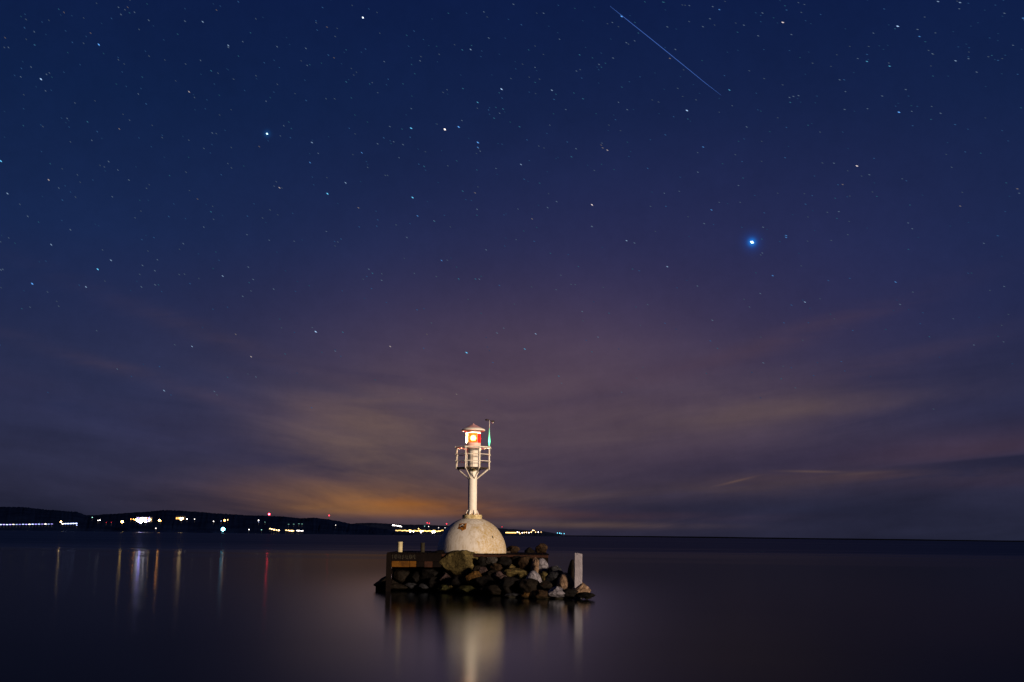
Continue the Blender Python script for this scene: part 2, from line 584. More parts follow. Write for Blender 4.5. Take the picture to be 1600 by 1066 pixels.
# column
RP = 6.85 * LPX
zf = H(731.8)
bm = bmesh.new()
lathe(bm, [(RP * 1.05, zc1 - .01), (RP, zc1 + .3), (RP * .99, H(770)), (RP * .985, zf - .02)], 40)
obj('column', bm, paint_m, light, smooth=180)
for hz in (768,):
    bm = bmesh.new()
    lathe(bm, [(RP * .99, H(hz) - .015), (RP * 1.03, H(hz) - .01), (RP * 1.03, H(hz) + .01), (RP * .99, H(hz) + .015)], 40)
    obj('weld_ring', bm, paint_m, light, smooth=40)
# gusset fins round the foot of the column
zg = H(796.0)
for k in range(8):
    a = math.radians(22.5 + k * 45)
    bm = bmesh.new()
    c, s = math.cos(a), math.sin(a)
    th = .018
    pr = [(RP * .9, zc1 - .005), (RP + .145, zc1 - .005), (RP + .135, zc1 + .05), (RP + .045, zg - .06), (RP * .9, zg)]
    A = [bm.verts.new((r_ * c - th * s, r_ * s + th * c, z)) for r_, z in pr]
    B = [bm.verts.new((r_ * c + th * s, r_ * s - th * c, z)) for r_, z in pr]
    bm.faces.new(A)
    bm.faces.new(B[::-1])
    for i in range(5):
        j = (i + 1) % 5
        bm.faces.new((A[i], A[j], B[j], B[i]))
    obj('gusset', bm, paint_m, light)
for k in range(8):
    a = math.radians(k * 45)
    bm = bmesh.new()
    p = Vector((math.cos(a) * (RP + .13), math.sin(a) * (RP + .13), zc1))
    tube(bm, [p - Vector((0, 0, .01)), p + Vector((0, 0, .07))], .035, 6)
    obj('anchor_bolt', bm, rust_m, light)

# gallery floor: an octagonal iron grating with a rim
RG = 28.6 * LPX
OCT = [math.radians(22.5 + 45 * k) for k in range(8)]


def octo(r_, z):
    return [Vector((r_ * math.cos(a), r_ * math.sin(a), z)) for a in OCT]


def oct_ring(bm, r0_, r1_, z0, z1):
    L = [[bm.verts.new(p) for p in octo(r_, z)] for r_, z in ((r0_, z0), (r1_, z0), (r1_, z1), (r0_, z1))]
    for i in range(4):
        for k in range(8):
            bm.faces.new((L[i][k], L[i][(k + 1) % 8], L[(i + 1) % 4][(k + 1) % 8], L[(i + 1) % 4][k]))


bm = bmesh.new()
oct_ring(bm, RP * .95, RG * .93, zf, zf + .03)
oct_ring(bm, RG * .93, RG * .97, zf - .03, zf + .03)
obj('gallery_floor', bm, dark_iron, light)
# struts
zs = H(748.5)
for a in OCT:
    bm = bmesh.new()
    tube(bm, [(RG * .90 * math.cos(a), RG * .90 * math.sin(a), zf - .045), (RP * .96 * math.cos(a), RP * .96 * math.sin(a), zs)], .028, 6)
    obj('strut', bm, rail_m, light)
    bm = bmesh.new()
    tube(bm, [(RG * .92 * math.cos(a), RG * .92 * math.sin(a), zf - .03), (RP * .96 * math.cos(a), RP * .96 * math.sin(a), zf - .03)], .02, 6)
    obj('floor_beam', bm, rail_m, light)
# railing: eight posts, three rails
zr = H(699.8)
for a in OCT:
    bm = bmesh.new()
    c, s = math.cos(a) * RG * .955, math.sin(a) * RG * .955
    tube(bm, [(c, s, zf - .05), (c, s, zr)], .038, 8)
    obj('railing_post', bm, rail_m, light, smooth=60)
for i, (z, rr) in enumerate(((zr, .042), (zf + (zr - zf) * .655, .021), (zf + (zr - zf) * .33, .021))):
    bm = bmesh.new()
    pts = octo(RG, z)
    for p, q in zip(pts, pts[1:] + pts[:1]):
        e = (q - p).normalized() * .07
        tube(bm, [p - e * .6, q + e * .6], rr, 8)
    obj('rail', bm, rail_m, light, smooth=60)
# service drum between floor and lantern
RS = 8.1 * LPX
zl0 = H(701.0)
bm = bmesh.new()
lathe(bm, [(RS, zf + .03), (RS, zl0 - .12), (RS * 1.05, zl0 - .08), (RS * 1.05, zl0)], 40)
obj('service_drum', bm, paint_m, light, smooth=40)
bm = bmesh.new()                                    # cable down the front
tube(bm, [(.01, -RS - .012, zl0 - .15), (.01, -RS - .012, zf + .04), (.01, -RP - .012, zf - .05), (.0, -RP - .012, zs + .1)], .010, 6)
obj('cable', bm, rail_m, light)
bm = bmesh.new()
box(bm, .0, .17, -RP - .12, -RP + .02, zf - .16, zf - .052, .012)
obj('junction_box', bm, ledge_m, light)
# lantern
lan = empty('lantern', (0, 0, 0), None, None)
lan.parent = light
RL = 11.7 * LPX
house_m = material('lantern_bloom_pink', (.84, .60, .55), .5, .3, (.74, .50, .45), 5)  # the lamp's pinkish halo painted into the housing colour
z0, z1, z2, z3 = zl0, H(692.4), H(676.8), H(671.5)
bm = bmesh.new()
lathe(bm, [(RS * .9, z0), (RL, z0), (RL, z0 + .07), (RL * 1.02, z0 + .075), (RL * 1.02, z0 + .1), (RL, z0 + .105), (RL, z1), (RL * .8, z1)], 40)
obj('lantern_base', bm, house_m, lan, smooth=40)
bm = bmesh.new()
lathe(bm, [(RL * .8, z2), (RL, z2), (RL, z3 + .03), (RL * .8, z3 + .03)], 40)
obj('lantern_band', bm, house_m, lan, smooth=40)


def glass(name, rgb, thru, diff, rough=0.4):
    """coloured lantern glass: part of the light passes straight, part is spread by the ribbed glass"""
    m_ = bpy.data.materials.new(name)
    m_.use_nodes = True
    t = m_.node_tree
    t.nodes.clear()
    tr = t.nodes.new('ShaderNodeBsdfTransparent')
    tr.inputs[0].default_value = (*[c * thru for c in rgb], 1)
    tl = t.nodes.new('ShaderNodeBsdfTranslucent')
    tl.inputs[0].default_value = (*[c * diff for c in rgb], 1)
    ad = t.nodes.new('ShaderNodeAddShader')
    t.links.new(tr.outputs[0], ad.inputs[0])
    t.links.new(tl.outputs[0], ad.inputs[1])
    o = t.nodes.new('ShaderNodeOutputMaterial')
    t.links.new(ad.outputs[0], o.inputs[0])
    return m_


g_white = glass('clear_ribbed_glass', (1.0, .80, .52), .01, .05)
g_amber = glass('orange_glass', (1.0, .17, .03), .035, .009)
g_red = glass('red_glass', (1.0, .010, .008), .01, .014)
RGL = RL * .985
D = math.radians
for nm, m_, a0, a1 in (('clear pane', g_white, D(172), D(226)), ('orange pane', g_amber, D(228), D(304)), ('red pane', g_red, D(306), D(395)), ('rear pane', g_red, D(38), D(170))):
    bm = bmesh.new()
    lathe(bm, [(RGL, z1 + .01), (RGL, z2 - .01)], 20, a0, a1)
    o = obj('pane', bm, m_, lan, smooth=180)
    o['label'] = {'clear pane': 'white glowing pane of the lantern', 'orange pane': 'orange pane in front of the lamp', 'red pane': 'deep red pane of the lantern', 'rear pane': 'red pane at the back of the lantern'}[nm]
for a in (171, 227, 305, 36.5):
    bm = bmesh.new()
    c, s = math.cos(D(a)) * RL * .99, math.sin(D(a)) * RL * .99
    tube(bm, [(c, s, z1 - .02), (c, s, z2 + .02)], .013, 6)
    obj('glazing_bar', bm, rail_m, lan)
bm = bmesh.new()
zb = z1 + .11
lathe(bm, [(RL * 1.0, zb - .012), (RL * 1.015, zb), (RL * 1.0, zb + .012)], 24, D(227), D(305))
obj('glazing_rail', bm, dark_iron, lan)
bm = bmesh.new()
zm = (z1 + z2) / 2 - .0
lathe(bm, [(0, zm - .15), (.09, zm - .13), (.13, zm - .06), (.145, zm), (.13, zm + .06), (.09, zm + .13), (0, zm + .15)], 20)
lens_m = emitter('lamp_glow', (1.0, .84, .55), 2600.0)
obj('lamp_lens', bm, lens_m, lan, smooth=180)
# roof
za = H(662.3)
RE = 18.2 * LPX
ze = H(671.6)
bm = bmesh.new()
lathe(bm, [(RL * .8, z3 + .02), (RL * 1.02, z3 + .02), (RE * .80, ze - .03), (RE * .97, ze - .075), (RE + .01, ze - .06), (RE + .012, ze + .0), (RE * .95, ze + .035), (RE * .75, ze + .085)], 40)
obj('eave', bm, paint_m, light, smooth=40)
bm = bmesh.new()
lathe(bm, [(RE * .80, ze + .068), (RE * .72, ze + .10), (RE * .40, ze + .21), (.05, za - .03), (.03, za + .02), (0, za + .03)], 40)
obj('roof', bm, roof_m, light, smooth=50)
# instrument mast on the right hand post, with a green lamp
aM = OCT[7]
mx_, my_ = math.cos(aM) * RG * .955, math.sin(aM) * RG * .955
mast_top = H(657.8)
bm = bmesh.new()
tube(bm, [(mx_, my_, zr - .03), (mx_, my_, zr + .35), (mx_, my_, mast_top)], [.026, .024, .014], 8)
mast = obj('mast', bm, rail_m, light, smooth=60)
zg0, zg1, zg2 = H(697.5), H(690.8), H(668)
bm = bmesh.new()
tube(bm, [(mx_, my_, zg0), (mx_, my_, zg1 - .12), (mx_, my_, zg1), (mx_, my_, zg1 + .14), (mx_, my_, zg1 + .4), (mx_, my_, zg2)], [.027, .038, .056, .046, .028, .015], 10)
green_m = bpy.data.materials.new('green_lamp_glow')
green_m.use_nodes = True
t = NT(green_m.node_tree)
b = green_m.node_tree.nodes['Principled BSDF']
b.inputs['Base Color'].default_value = (.3, .6, .5, 1)
co = t.n('ShaderNodeTexCoord').outputs['Object']
sx = t.n('ShaderNodeSeparateXYZ')
t.put(sx.inputs[0], co)
up = t.m('DIVIDE', t.m('SUBTRACT', sx.outputs[2], zg1), zg2 - zg1)
b.inputs['Emission Color'].default_value = (.05, 1.0, .45, 1)
t.put(b.inputs['Emission Strength'], t.m('MULTIPLY', 4.2, t.m('EXPONENT', t.m('MULTIPLY', t.m('ABSOLUTE', up), -2.8))))  # fading emission paints the lamp's green light onto the mast above
tag(obj('green_lamp', bm, green_m, mast, smooth=180), 'green lamp on the mast, its glow drawn out up the pole')
van = Vector((mx_, my_, mast_top))
bm = bmesh.new()
tube(bm, [van + Vector((-.16, 0, .03)), van + Vector((.22, 0, -.04))], .012, 6)
arm = obj('cross_arm', bm, dark_iron, mast)
bm = bmesh.new()
for k in range(3):
    a = k * 2.094 + .5
    p = van + Vector((-.14 + .075 * math.cos(a), .075 * math.sin(a), .03))
    tube(bm, [van + Vector((-.14, 0, .03)), p], .008, 5)
    bmesh.ops.create_icosphere(bm, subdivisions=2, radius=.042, matrix=Matrix.Translation(p))
tube(bm, [van + Vector((-.14, 0, -.05)), van + Vector((-.14, 0, .07))], .02, 6)
obj('wind_cups', bm, dark_iron, mast)
bm = bmesh.new()
box(bm, van.x + .10, van.x + .27, van.y - .03, van.y + .03, van.z - .10, van.z - .01, .012)
obj('sensor_box', bm, dark_iron, mast)
bm = bmesh.new()
bmesh.ops.create_icosphere(bm, subdivisions=2, radius=.036, matrix=Matrix.Translation(van + Vector((.19, -.02, -.13))))
obj('sensor_bulb', bm, paint_m, mast)

# ------------------------------------------------------------------ pier
PY = 60.0
PPX = PY / LENS_PX
xl = at(604.5, 864, PY).x
xr = at(856.5, 868, PY).x
DT = DECK_Z - .004
wood_dark = material('dark_wet_timber', (.0042, .0032, .0034), .75, .03, (.0065, .0046, .0045), 3, .4, 14)
wood_red = material('reddish_timber', (.040, .018, .012), .75, .05, (.022, .011, .009), 2.5, .4, 14)
wood_orange = material('orange_timber', (.130, .056, .008), .75, .05, (.055, .024, .006), 2.2, .4, 12)
concrete = material('wet_concrete', (.006, .0055, .006), .8, .03, (.004, .004, .004), 1.5, .4, 10)
pale_mark = material('pale_wear', (.05, .045, .03), .8, .2, (.02, .018, .014), 12)
pier = empty('pier', ((xl + xr) / 2, PY + 3, 0), 'low dark timber pier under the lighthouse, with a wide orange beam', 'pier')
PO = Vector((-(xl + xr) / 2, -(PY + 3), 0))


def pbox(name, x0, x1, y0, y1, z0, z1, mat, bev=.012, label=None, par=None):
    bm = bmesh.new()
    box(bm, x0 + PO.x, x1 + PO.x, y0 + PO.y, y1 + PO.y, z0, z1, bev)
    o = obj(name, bm, mat, par or pier)
    if label:
        o['label'] = label
    return o


rnd = random.Random(4)
x = xl + .02
proto = None
while x < xr - .1:
    wd = .212
    if proto is None:
        bm = bmesh.new()
        box(bm, 0, wd - .012, -3.02, 3.1, -.055, 0, .008)
        proto = obj('plank', bm, wood_dark, pier)
        o = proto
    else:
        o = proto.copy()
        COL.objects.link(o)
        o.parent = pier
    o.location = (x + PO.x, rnd.uniform(-.03, .02), DT + rnd.uniform(-.012, .0))
    x += wd
xm = at(690, 870, PY).x
zA = at(650, 864.8, PY).z
pbox('fascia', xl + .26, xm - .01, PY - .14, PY + .02, zA - .40, DT - .062, wood_dark)
pbox('fascia', xm, xr, PY - .12, PY + .03, at(800, 871, PY).z, DT - .060, wood_red, label='reddish board along the deck edge')
z1_, z2_ = at(640, 886.2, PY).z, at(640, 875.8, PY).z
xb = [at(p, 880, PY).x for p in (612, 640, 650.5, 663, 676, 690)]
for i, m_ in enumerate((wood_orange, wood_orange, wood_dark, wood_red, wood_dark)):
    pbox('beam', xb[i] + .004, xb[i + 1] - .004, PY - .10 - .015 * (i % 2), PY + .14, z1_ + (.0, .01, .015, .0, .01)[i], z2_ - (.0, .01, 0, .015, .03)[i], m_,
         label='orange brown timber beam under the deck' if i < 2 else None)
pbox('corner_post', xl, xl + .25, PY - .16, PY + .12, -.6, DT - .058, wood_dark)
pbox('corner_post', xr - .22, xr, PY - .10, PY + .15, -.6, DT - .065, wood_dark)
for px in (706, 760, 810):
    xx = at(px, 890, PY).x
    pbox('pile', xx - .12, xx + .12, PY + .05, PY + .3, -.6, DT - .07, wood_dark)
pbox('back_wall', xl + .1, xr - .1, PY + 1.9, PY + 5.9, -.6, DT - .075, concrete)
for zz in (.32, .85):
    pbox('cross_timber', xl + .02, xl + .22, PY + .13, PY + 5.8, zz, zz + .22, wood_dark)
pbox('end_beam', xl + .01, xl + .24, PY + .13, PY + 5.8, DT - .36, DT - .06, wood_dark)
bm = bmesh.new()
for k in range(17):                                 # worn pale strokes on the upper board
    px = 614 + k * 2.1 + rnd.uniform(-.5, .5)
    p, q = at(px, 866.2 + rnd.uniform(0, 2), PY), at(px + rnd.uniform(-.5, .5), 872.5 + rnd.uniform(-2, 1), PY)
    wdt = rnd.uniform(.012, .026)
    box(bm, p.x + PO.x, p.x + wdt + PO.x, -3.146, -3.139, q.z, p.z)
    if k % 3:
        box(bm, p.x + PO.x, p.x + .06 + PO.x, -3.1455, -3.1395, q.z, q.z + .02)
m1 = obj('paint_mark', bm, pale_mark, pier)
m1['kind'] = 'stuff'

# stubby posts standing on the deck
cream = material('cream_paint', (.50, .46, .30), .6, .3, (.38, .33, .19), 6)
mossy = material('mossy_wood', (.030, .026, .016), .8, .2, (.014, .013, .009), 7)
for (px0, px1, py, Y, mt, lab) in ((621.3, 629.2, 846.6, 61.0, cream, 'short cream painted bollard on the end of the pier deck'),
                                   (657.3, 663.8, 848.0, 61.6, mossy, 'short dark mossy bollard on the pier deck beside the dome')):
    a_, b_ = at(px0, py, Y), at(px1, py, Y)
    r_ = (b_.x - a_.x) / 2
    bm = bmesh.new()
    h = a_.z - DT
    lathe(bm, [(0, 0), (r_, 0), (r_ * 1.0, h * .86), (r_ * 1.06, h * .88), (r_ * 1.06, h * .97), (r_ * .9, h), (0, h * 1.01)], 16)
    o = tag(obj('bollard', bm, mt, smooth=40), lab, 'bollard', 'bollards on the pier')
    o.location = ((a_.x + b_.x) / 2, Y, DT)

# ------------------------------------------------------------------ boulders
def rock_mat(name, c1, c2, rough=.75):
    m_ = bpy.data.materials.new(name)
    m_.use_nodes = True
    t = NT(m_.node_tree)
    b = m_.node_tree.nodes['Principled BSDF']
    b.inputs['Roughness'].default_value = rough
    b.inputs['Specular IOR Level'].default_value = .06
    co = t.n('ShaderNodeTexCoord').outputs['Object']
    n1 = t.noise(co, 2.6, 8, .65, .3)
    n2 = t.noise(co, 9.0, 6, .7)
    c = t.mix(t.ramp(n1, [(.36, (0, 0, 0)), (.64, (1, 1, 1))]), c1, c2)
    c = t.mix(t.m('MULTIPLY', t.ramp(n2, [(.5, (0, 0, 0)), (.75, (1, 1, 1))]), .5), c, tuple(v * .35 for v in c1))
    n3 = t.noise(co, 5.0, 7, .7, .8)
    c = t.mix(t.m('MULTIPLY', t.ramp(n3, [(.54, (0, 0, 0)), (.66, (1, 1, 1))]), .7), c, tuple(v * 2.1 for v in c1))
    cr = t.m('ABSOLUTE', t.m('SUBTRACT', t.noise(co, 1.7, 5, .6, .9), .5))
    c = t.mix(t.m('MULTIPLY', t.ramp(cr, [(.0, (1, 1, 1)), (.025, (0, 0, 0))]), .85), c, (.004, .0035, .003))
    g = t.n('ShaderNodeNewGeometry')
    s_ = t.n('ShaderNodeSeparateXYZ')
    t.put(s_.inputs[0], g.outputs['Position'])
    # black algae line just above the water
    wet = t.ramp(t.m('ADD', s_.outputs[2], t.m('MULTIPLY', t.m('SUBTRACT', n1, .5), .18)), [(.03, (1, 1, 1)), (.17, (0, 0, 0))])
    c = t.mix(t.m('MULTIPLY', wet, .85), c, (.012, .011, .007))
    t.put(b.inputs['Base Color'], c)
    bn = t.n('ShaderNodeBump')
    bn.inputs['Strength'].default_value = 1.0
    bn.inputs['Distance'].default_value = .06
    t.put(bn.inputs['Height'], t.m('ADD', n1, t.m('MULTIPLY', n2, .5)))
    t.put(b.inputs['Normal'], bn.outputs[0])
    return m_


RM = {
    'black': rock_mat('black_rock', (.0065, .0058, .0060), (.003, .003, .0035)),
    'dark': rock_mat('dark_rock', (.014, .011, .009), (.007, .006, .005)),
    'brown': rock_mat('brown_rock', (.036, .022, .012), (.015, .010, .007)),
    'olive': rock_mat('olive_rock', (.100, .080, .032), (.040, .032, .014)),
    'orange': rock_mat('orange_rock', (.085, .045, .012), (.030, .017, .007)),
    'pink': rock_mat('pinkish_rock', (.066, .046, .048), (.030, .021, .021)),
    'grey': rock_mat('grey_rock', (.050, .046, .044), (.022, .021, .021)),
    'slate': rock_mat('slate_rock', (.030, .032, .040), (.013, .014, .018)),
    'pale': rock_mat('pale_rock', (.21, .205, .25), (.12, .118, .14)),
    'tan': rock_mat('tan_rock', (.25, .175, .125), (.12, .08, .055)),
    'yellow': rock_mat('yellow_rock', (.16, .125, .050), (.07, .055, .024)),
    'algae': rock_mat('algae_rock', (.034, .034, .011), (.014, .015, .006)),
}


def rock_mesh(seed, style, hx, hy, hz):
    """a boulder: a sphere cut by random planes, then roughened"""
    rn = random.Random(seed)
    bm = bmesh.new()
    bmesh.ops.create_icosphere(bm, subdivisions=4, radius=1.0)
    cuts = {'egg': 2, 'round': 5, 'block': 9, 'wedge': 7, 'flat': 6}[style]
    planes = []
    for _ in range(cuts):
        n = Vector((rn.gauss(0, 1), rn.gauss(0, 1), rn.gauss(0, .8))).normalized()
        planes.append((n, rn.uniform(.62, .88) if style != 'egg' else rn.uniform(.86, .95)))
    if style == 'wedge':
        for sx_ in (-1, 1):
            planes.append((Vector((sx_ * .75, -.2, .65)).normalized(), .34))
        planes.append((Vector((.1, -.8, .6)).normalized(), .45))
    off = Vector((rn.uniform(0, 99), rn.uniform(0, 99), rn.uniform(0, 99)))
    for v in bm.verts:
        p = v.co.copy()
        if style == 'egg':
            p.x *= 1 - .22 * max(p.z, -.3)
            p.y *= 1 - .22 * max(p.z, -.3)
        for n, d in planes:
            k = p.dot(n) - d
            if k > 0:
                p -= n * (k * (.94 if style != 'egg' else .7))
        q = p + off
        amp = .035 if style == 'egg' else .15
        p *= 1 + amp * noise.noise(q * 1.7) + amp * .55 * noise.noise(q * 4.5) + amp * .25 * noise.noise(q * 11)
        v.co = p
    mn = [min(v.co[i] for v in bm.verts) for i in range(3)]
    mx3 = [max(v.co[i] for v in bm.verts) for i in range(3)]
    for v in bm.verts:
        v.co = Vector([((v.co[i] - mn[i]) / (mx3[i] - mn[i]) * 2 - 1) * (hx, hy, hz)[i] for i in range(3)])
    return bm


def front_water_y(px):
    for (a, ya), (b_, yb) in zip(WL, WL[1:]):
        if a <= px <= b_:
            return ya + (yb - ya) * (px - a) / (b_ - a)
    return WL[0][1] if px < WL[0][0] else WL[-1][1]


WL = [(585, 60.6), (650, 60.4), (690, 59.2), (760, 56.8), (820, 54.6), (870, 53.4), (928, 54.2)]


def slope_depth(px, py):
    """depth at which the heap of stones shows at this point: it climbs from the water to the deck's front"""
    yw = front_water_y(px)
    back = max(61.2, yw + 2.0) if px < 690 else max(59.6, yw + 2)
    d = ray(px, py)
    zb = 1.75
    # line z = zb*(Y-yw)/(back-yw); ray z = CAM_H + d.z/d.y*Y
    k = d.z / d.y
    m_ = zb / (back - yw)
    Y = (CAM_H + m_ * yw) / (m_ - k)
    return max(yw - .2, min(Y, back))


GRP = 'boulders heaped round the pier'


def boulder(x0, x1, y0, y1, kind, style, label, seed, thick=.9, dy=0.0, rot=0.0):
    ex = (x1 - x0) * .05
    x0, x1, y0 = x0 - ex, x1 + ex, y0 - (.0 if kind in ('olive', 'pale', 'tan') else (y1 - y0) * .05)
    cx, cy = (x0 + x1) / 2, (y0 + y1) / 2
    Y = slope_depth(cx, cy) + dy
    a_, b_ = at(x0, cy, Y), at(x1, cy, Y)
    tp, bt = at(cx, y0, Y), at(cx, y1, Y)
    hx, hz = (b_.x - a_.x) / 2, (tp.z - bt.z) / 2
    hy = max(hx, hz) * thick
    bm = rock_mesh(seed, style, hx, hy, hz)
    o = tag(obj('boulder', bm, RM[kind], smooth=45 if style in ('block', 'wedge', 'flat') else 80), label, 'boulder', GRP)
    o.location = at(cx, cy, Y + hy * .35)
    o.rotation_euler = (0, rot, 0)
    return o


B = [
    # left end and under the pier
    (585, 622, 900.5, 921, 'dark', 'wedge', 'dark pointed boulder at the far left end, beyond the pier corner'),
    (592, 640, 912, 922, 'dark', 'flat', 'low flat dark boulder at the waterline below the pier corner'),
    (616, 641, 886, 911, 'dark', 'round', 'rounded dark boulder directly under the orange beam'),
    (640, 668, 891, 915, 'black', 'block', 'angular dark boulder under the pier right of the rounded one'),
    (655, 690, 886, 912, 'black', 'block', 'black angular stone under the pier left of the small pinkish pointed boulder'),
    (628, 653, 911, 921, 'slate', 'flat', 'low slate coloured stone in the water under the orange beam'),
    (652, 676, 912, 922, 'slate', 'flat', 'low slate coloured stone in the water under the mossy bollard'),
    (668, 690, 902, 920, 'black', 'round', 'black rounded stone at the waterline left of the flat algae covered stones'),
    # big olive boulder and its dark neighbour
    (672, 712, 861, 896, 'black', 'block', 'large black boulder leaning on the deck edge left of the olive one'),
    (684, 750, 858.5, 903, 'olive', 'block', 'biggest boulder of the heap, olive brown, rising in front of the white dome'),
    (687, 706, 896, 912, 'pink', 'wedge', 'small pinkish pointed boulder below the big olive one'),
    (683, 709, 913.5, 925, 'algae', 'flat', 'flat algae covered stone at the waterline, left of two'),
    (695, 711, 910.5, 919, 'yellow', 'round', 'small rounded yellowish stone on the algae covered flat stone'),
    (713, 746, 915, 926.5, 'algae', 'flat', 'flat green stone at the waterline in front of the orange brown boulder'),
    (704, 732, 899, 917, 'black', 'block', 'black stone in the hollow right under the big olive boulder'),
    (726, 755, 893, 916, 'orange', 'block', 'orange brown angular boulder below the big olive boulder'),
    (738, 752, 884, 897, 'dark', 'round', 'small dark rounded stone above the orange brown boulder'),
    (748, 763, 886, 899, 'pink', 'round', 'small pinkish rounded boulder right of the big olive one'),
    (743, 774, 900, 921, 'black', 'block', 'black angular stone low in the heap right of the orange brown boulder'),
    (758, 779, 870.5, 886, 'grey', 'round', 'rough grey boulder just under the reddish deck board'),
    (766, 784, 880, 894, 'brown', 'round', 'small reddish brown boulder below the rough grey one'),
    (745, 762, 870, 888, 'black', 'block', 'black angular stone under the deck board touching the big olive boulder'),
    (776, 800, 870, 890, 'black', 'block', 'black angular stone under the deck board right of the rough grey boulder'),
    (761, 782, 891, 906, 'dark', 'block', 'dark angular stone between the orange brown and the pinkish grey boulders'),
    (793, 805, 882, 890, 'yellow', 'wedge', 'small bright yellowish pointed stone in the middle of the heap'),
    (785, 822, 887, 906, 'olive', 'round', 'long rounded olive boulder below the bright yellowish stone'),
    (770, 796, 893.5, 910, 'pink', 'block', 'pinkish grey angular boulder left of the black round one'),
    (781, 815, 902, 931, 'black', 'round', 'large black rounded boulder at the foot of the heap'),
    (762, 790, 914, 930, 'dark', 'flat', 'dark flat boulder at the waterline left of the black round one'),
    (748, 772, 916, 928, 'black', 'flat', 'flat black stone at the waterline right of the flat green stone'),
    (799, 818, 869, 884, 'dark', 'block', 'dark angular stone under the deck board left of the angular brown boulder'),
    (810, 834, 869.5, 893, 'brown', 'block', 'angular brown boulder under the right end of the deck board'),
    (829, 843, 870.5, 902, 'tan', 'block', 'upright tan slab between the brown boulder and the pale egg shaped one'),
    (837, 856, 872, 897, 'pale', 'egg', 'pale grey egg shaped boulder below the end of the deck'),
    (821, 846, 891.5, 925, 'pale', 'egg', 'pale boulder with a yellow top, half hidden by a dark round one'),
    (811, 843, 905, 931, 'dark', 'round', 'dark round boulder in front of the pale yellow topped one'),
    (843, 863, 893, 914, 'olive', 'block', 'dark olive boulder right of the pale yellow topped one'),
    (858, 877, 885, 901, 'slate', 'round', 'slate boulder at the crest of the heap between the pale egg and the post'),
    (866, 873.5, 884, 893, 'pale', 'block', 'tiny pale stone lying on the slate boulder'),
    (853, 882, 892, 918, 'slate', 'round', 'rounded slate boulder left of the tan egg shaped one'),
    (871, 895.5, 894.5, 926, 'tan', 'egg', 'tan striped egg shaped boulder near the pale post'),
    (887, 902, 876, 917, 'dark', 'egg', 'tall dark boulder leaning against the pale post'),
    (893, 922, 910, 933, 'tan', 'wedge', 'tan pointed boulder at the foot of the pale post'),
    (900, 929, 925.5, 935, 'black', 'flat', 'low black stone at the right tip of the heap'),
    (856, 887, 916, 934, 'pale', 'wedge', 'pale grey wedge shaped stone sloping into the water'),
    (788, 819, 927, 936, 'slate', 'flat', 'flat slate stone at the waterline below the dark round boulder'),
    (814, 830, 926.5, 936, 'orange', 'flat', 'small orange stone at the waterline'),
    (828, 862, 922, 936.5, 'brown', 'flat', 'long flat brown stone at the waterline left of the pale wedge'),
    (876, 903, 920, 934, 'black', 'flat', 'flat black stone at the waterline under the tan egg shaped boulder'),
    (842, 862, 908, 926, 'dark', 'block', 'dark angular stone between the dark round boulder and the slate one'),
]
for i, (x0, x1, y0, y1, kind, style, lab) in enumerate(B):
    o = boulder(x0, x1, y0, y1, kind, style, lab, 100 + i * 7)
# three boulders behind, on the deck's rear edge
for i, (x0, x1, y0, kind, style, lab) in enumerate((
        (791, 813, 852.8, 'brown', 'round', 'dark brown boulder on the deck just right of the dome'),
        (819, 837, 855.0, 'dark', 'wedge', 'low dark boulder on the deck between two brown ones'),
        (836, 856, 849.0, 'brown', 'block', 'tall brown boulder on the right end of the deck'))):
    Y = 64.6
    a_, b_ = at(x0, 860, Y), at(x1, 860, Y)
    tp = at((x0 + x1) / 2, y0, Y)
    hx = (b_.x - a_.x) / 2
    hz = (tp.z - DT + .06) / 2
    bm = rock_mesh(900 + i, style, hx, hx * .9, hz)
    o = tag(obj('boulder', bm, RM[kind], smooth=45), lab, 'boulder', 'boulders on the pier deck')
    o.location = ((a_.x + b_.x) / 2, Y, DT - .06 + hz)
# smaller stones filling the heap
bm = bmesh.new()
rn = random.Random(77)
for k in range(90):
    px = rn.uniform(592, 922)
    yw = front_water_y(px)
    f = rn.random()
    hi = (.55 if px < 690 else 1.55 if px < 856 else max(.25, 1.5 - (px - 856) * .022))
    Y = yw + 1.0 + f * 2.2 if px < 690 else yw + 1.1 + f * (59.5 - yw)
    z = (f * hi) - .15
    p = at(px, 880, Y)
    r_ = rn.uniform(.14, .27)
    sub = rock_mesh(2000 + k, 'block', r_ * rn.uniform(.8, 1.3), r_, r_ * rn.uniform(.6, .9)) if k < 0 else None
    mtx = Matrix.Translation((p.x, Y, z)) @ Matrix.Rotation(rn.uniform(0, 6), 4, 'Z') @ Matrix.Rotation(rn.uniform(-.5, .5), 4, 'X') @ Matrix.Diagonal((r_ * rn.uniform(.8, 1.3), r_, r_ * rn.uniform(.6, .9), 1))
    res = bmesh.ops.create_icosphere(bm, subdivisions=2, radius=1.0, matrix=mtx)
    off = Vector((k * 3.1, k * 1.7, 0))
    for v in res['verts']:
        v.co += Vector((noise.noise(v.co * 3 + off), noise.noise(v.co * 3 + off + Vector((9, 0, 0))), noise.noise(v.co * 3 + off + Vector((0, 9, 0))))) * r_ * .5
tag(obj('rubble', bm, RM['black'], smooth=40), 'small dark stones filling the gaps of the boulder heap', 'rubble', kind='stuff')
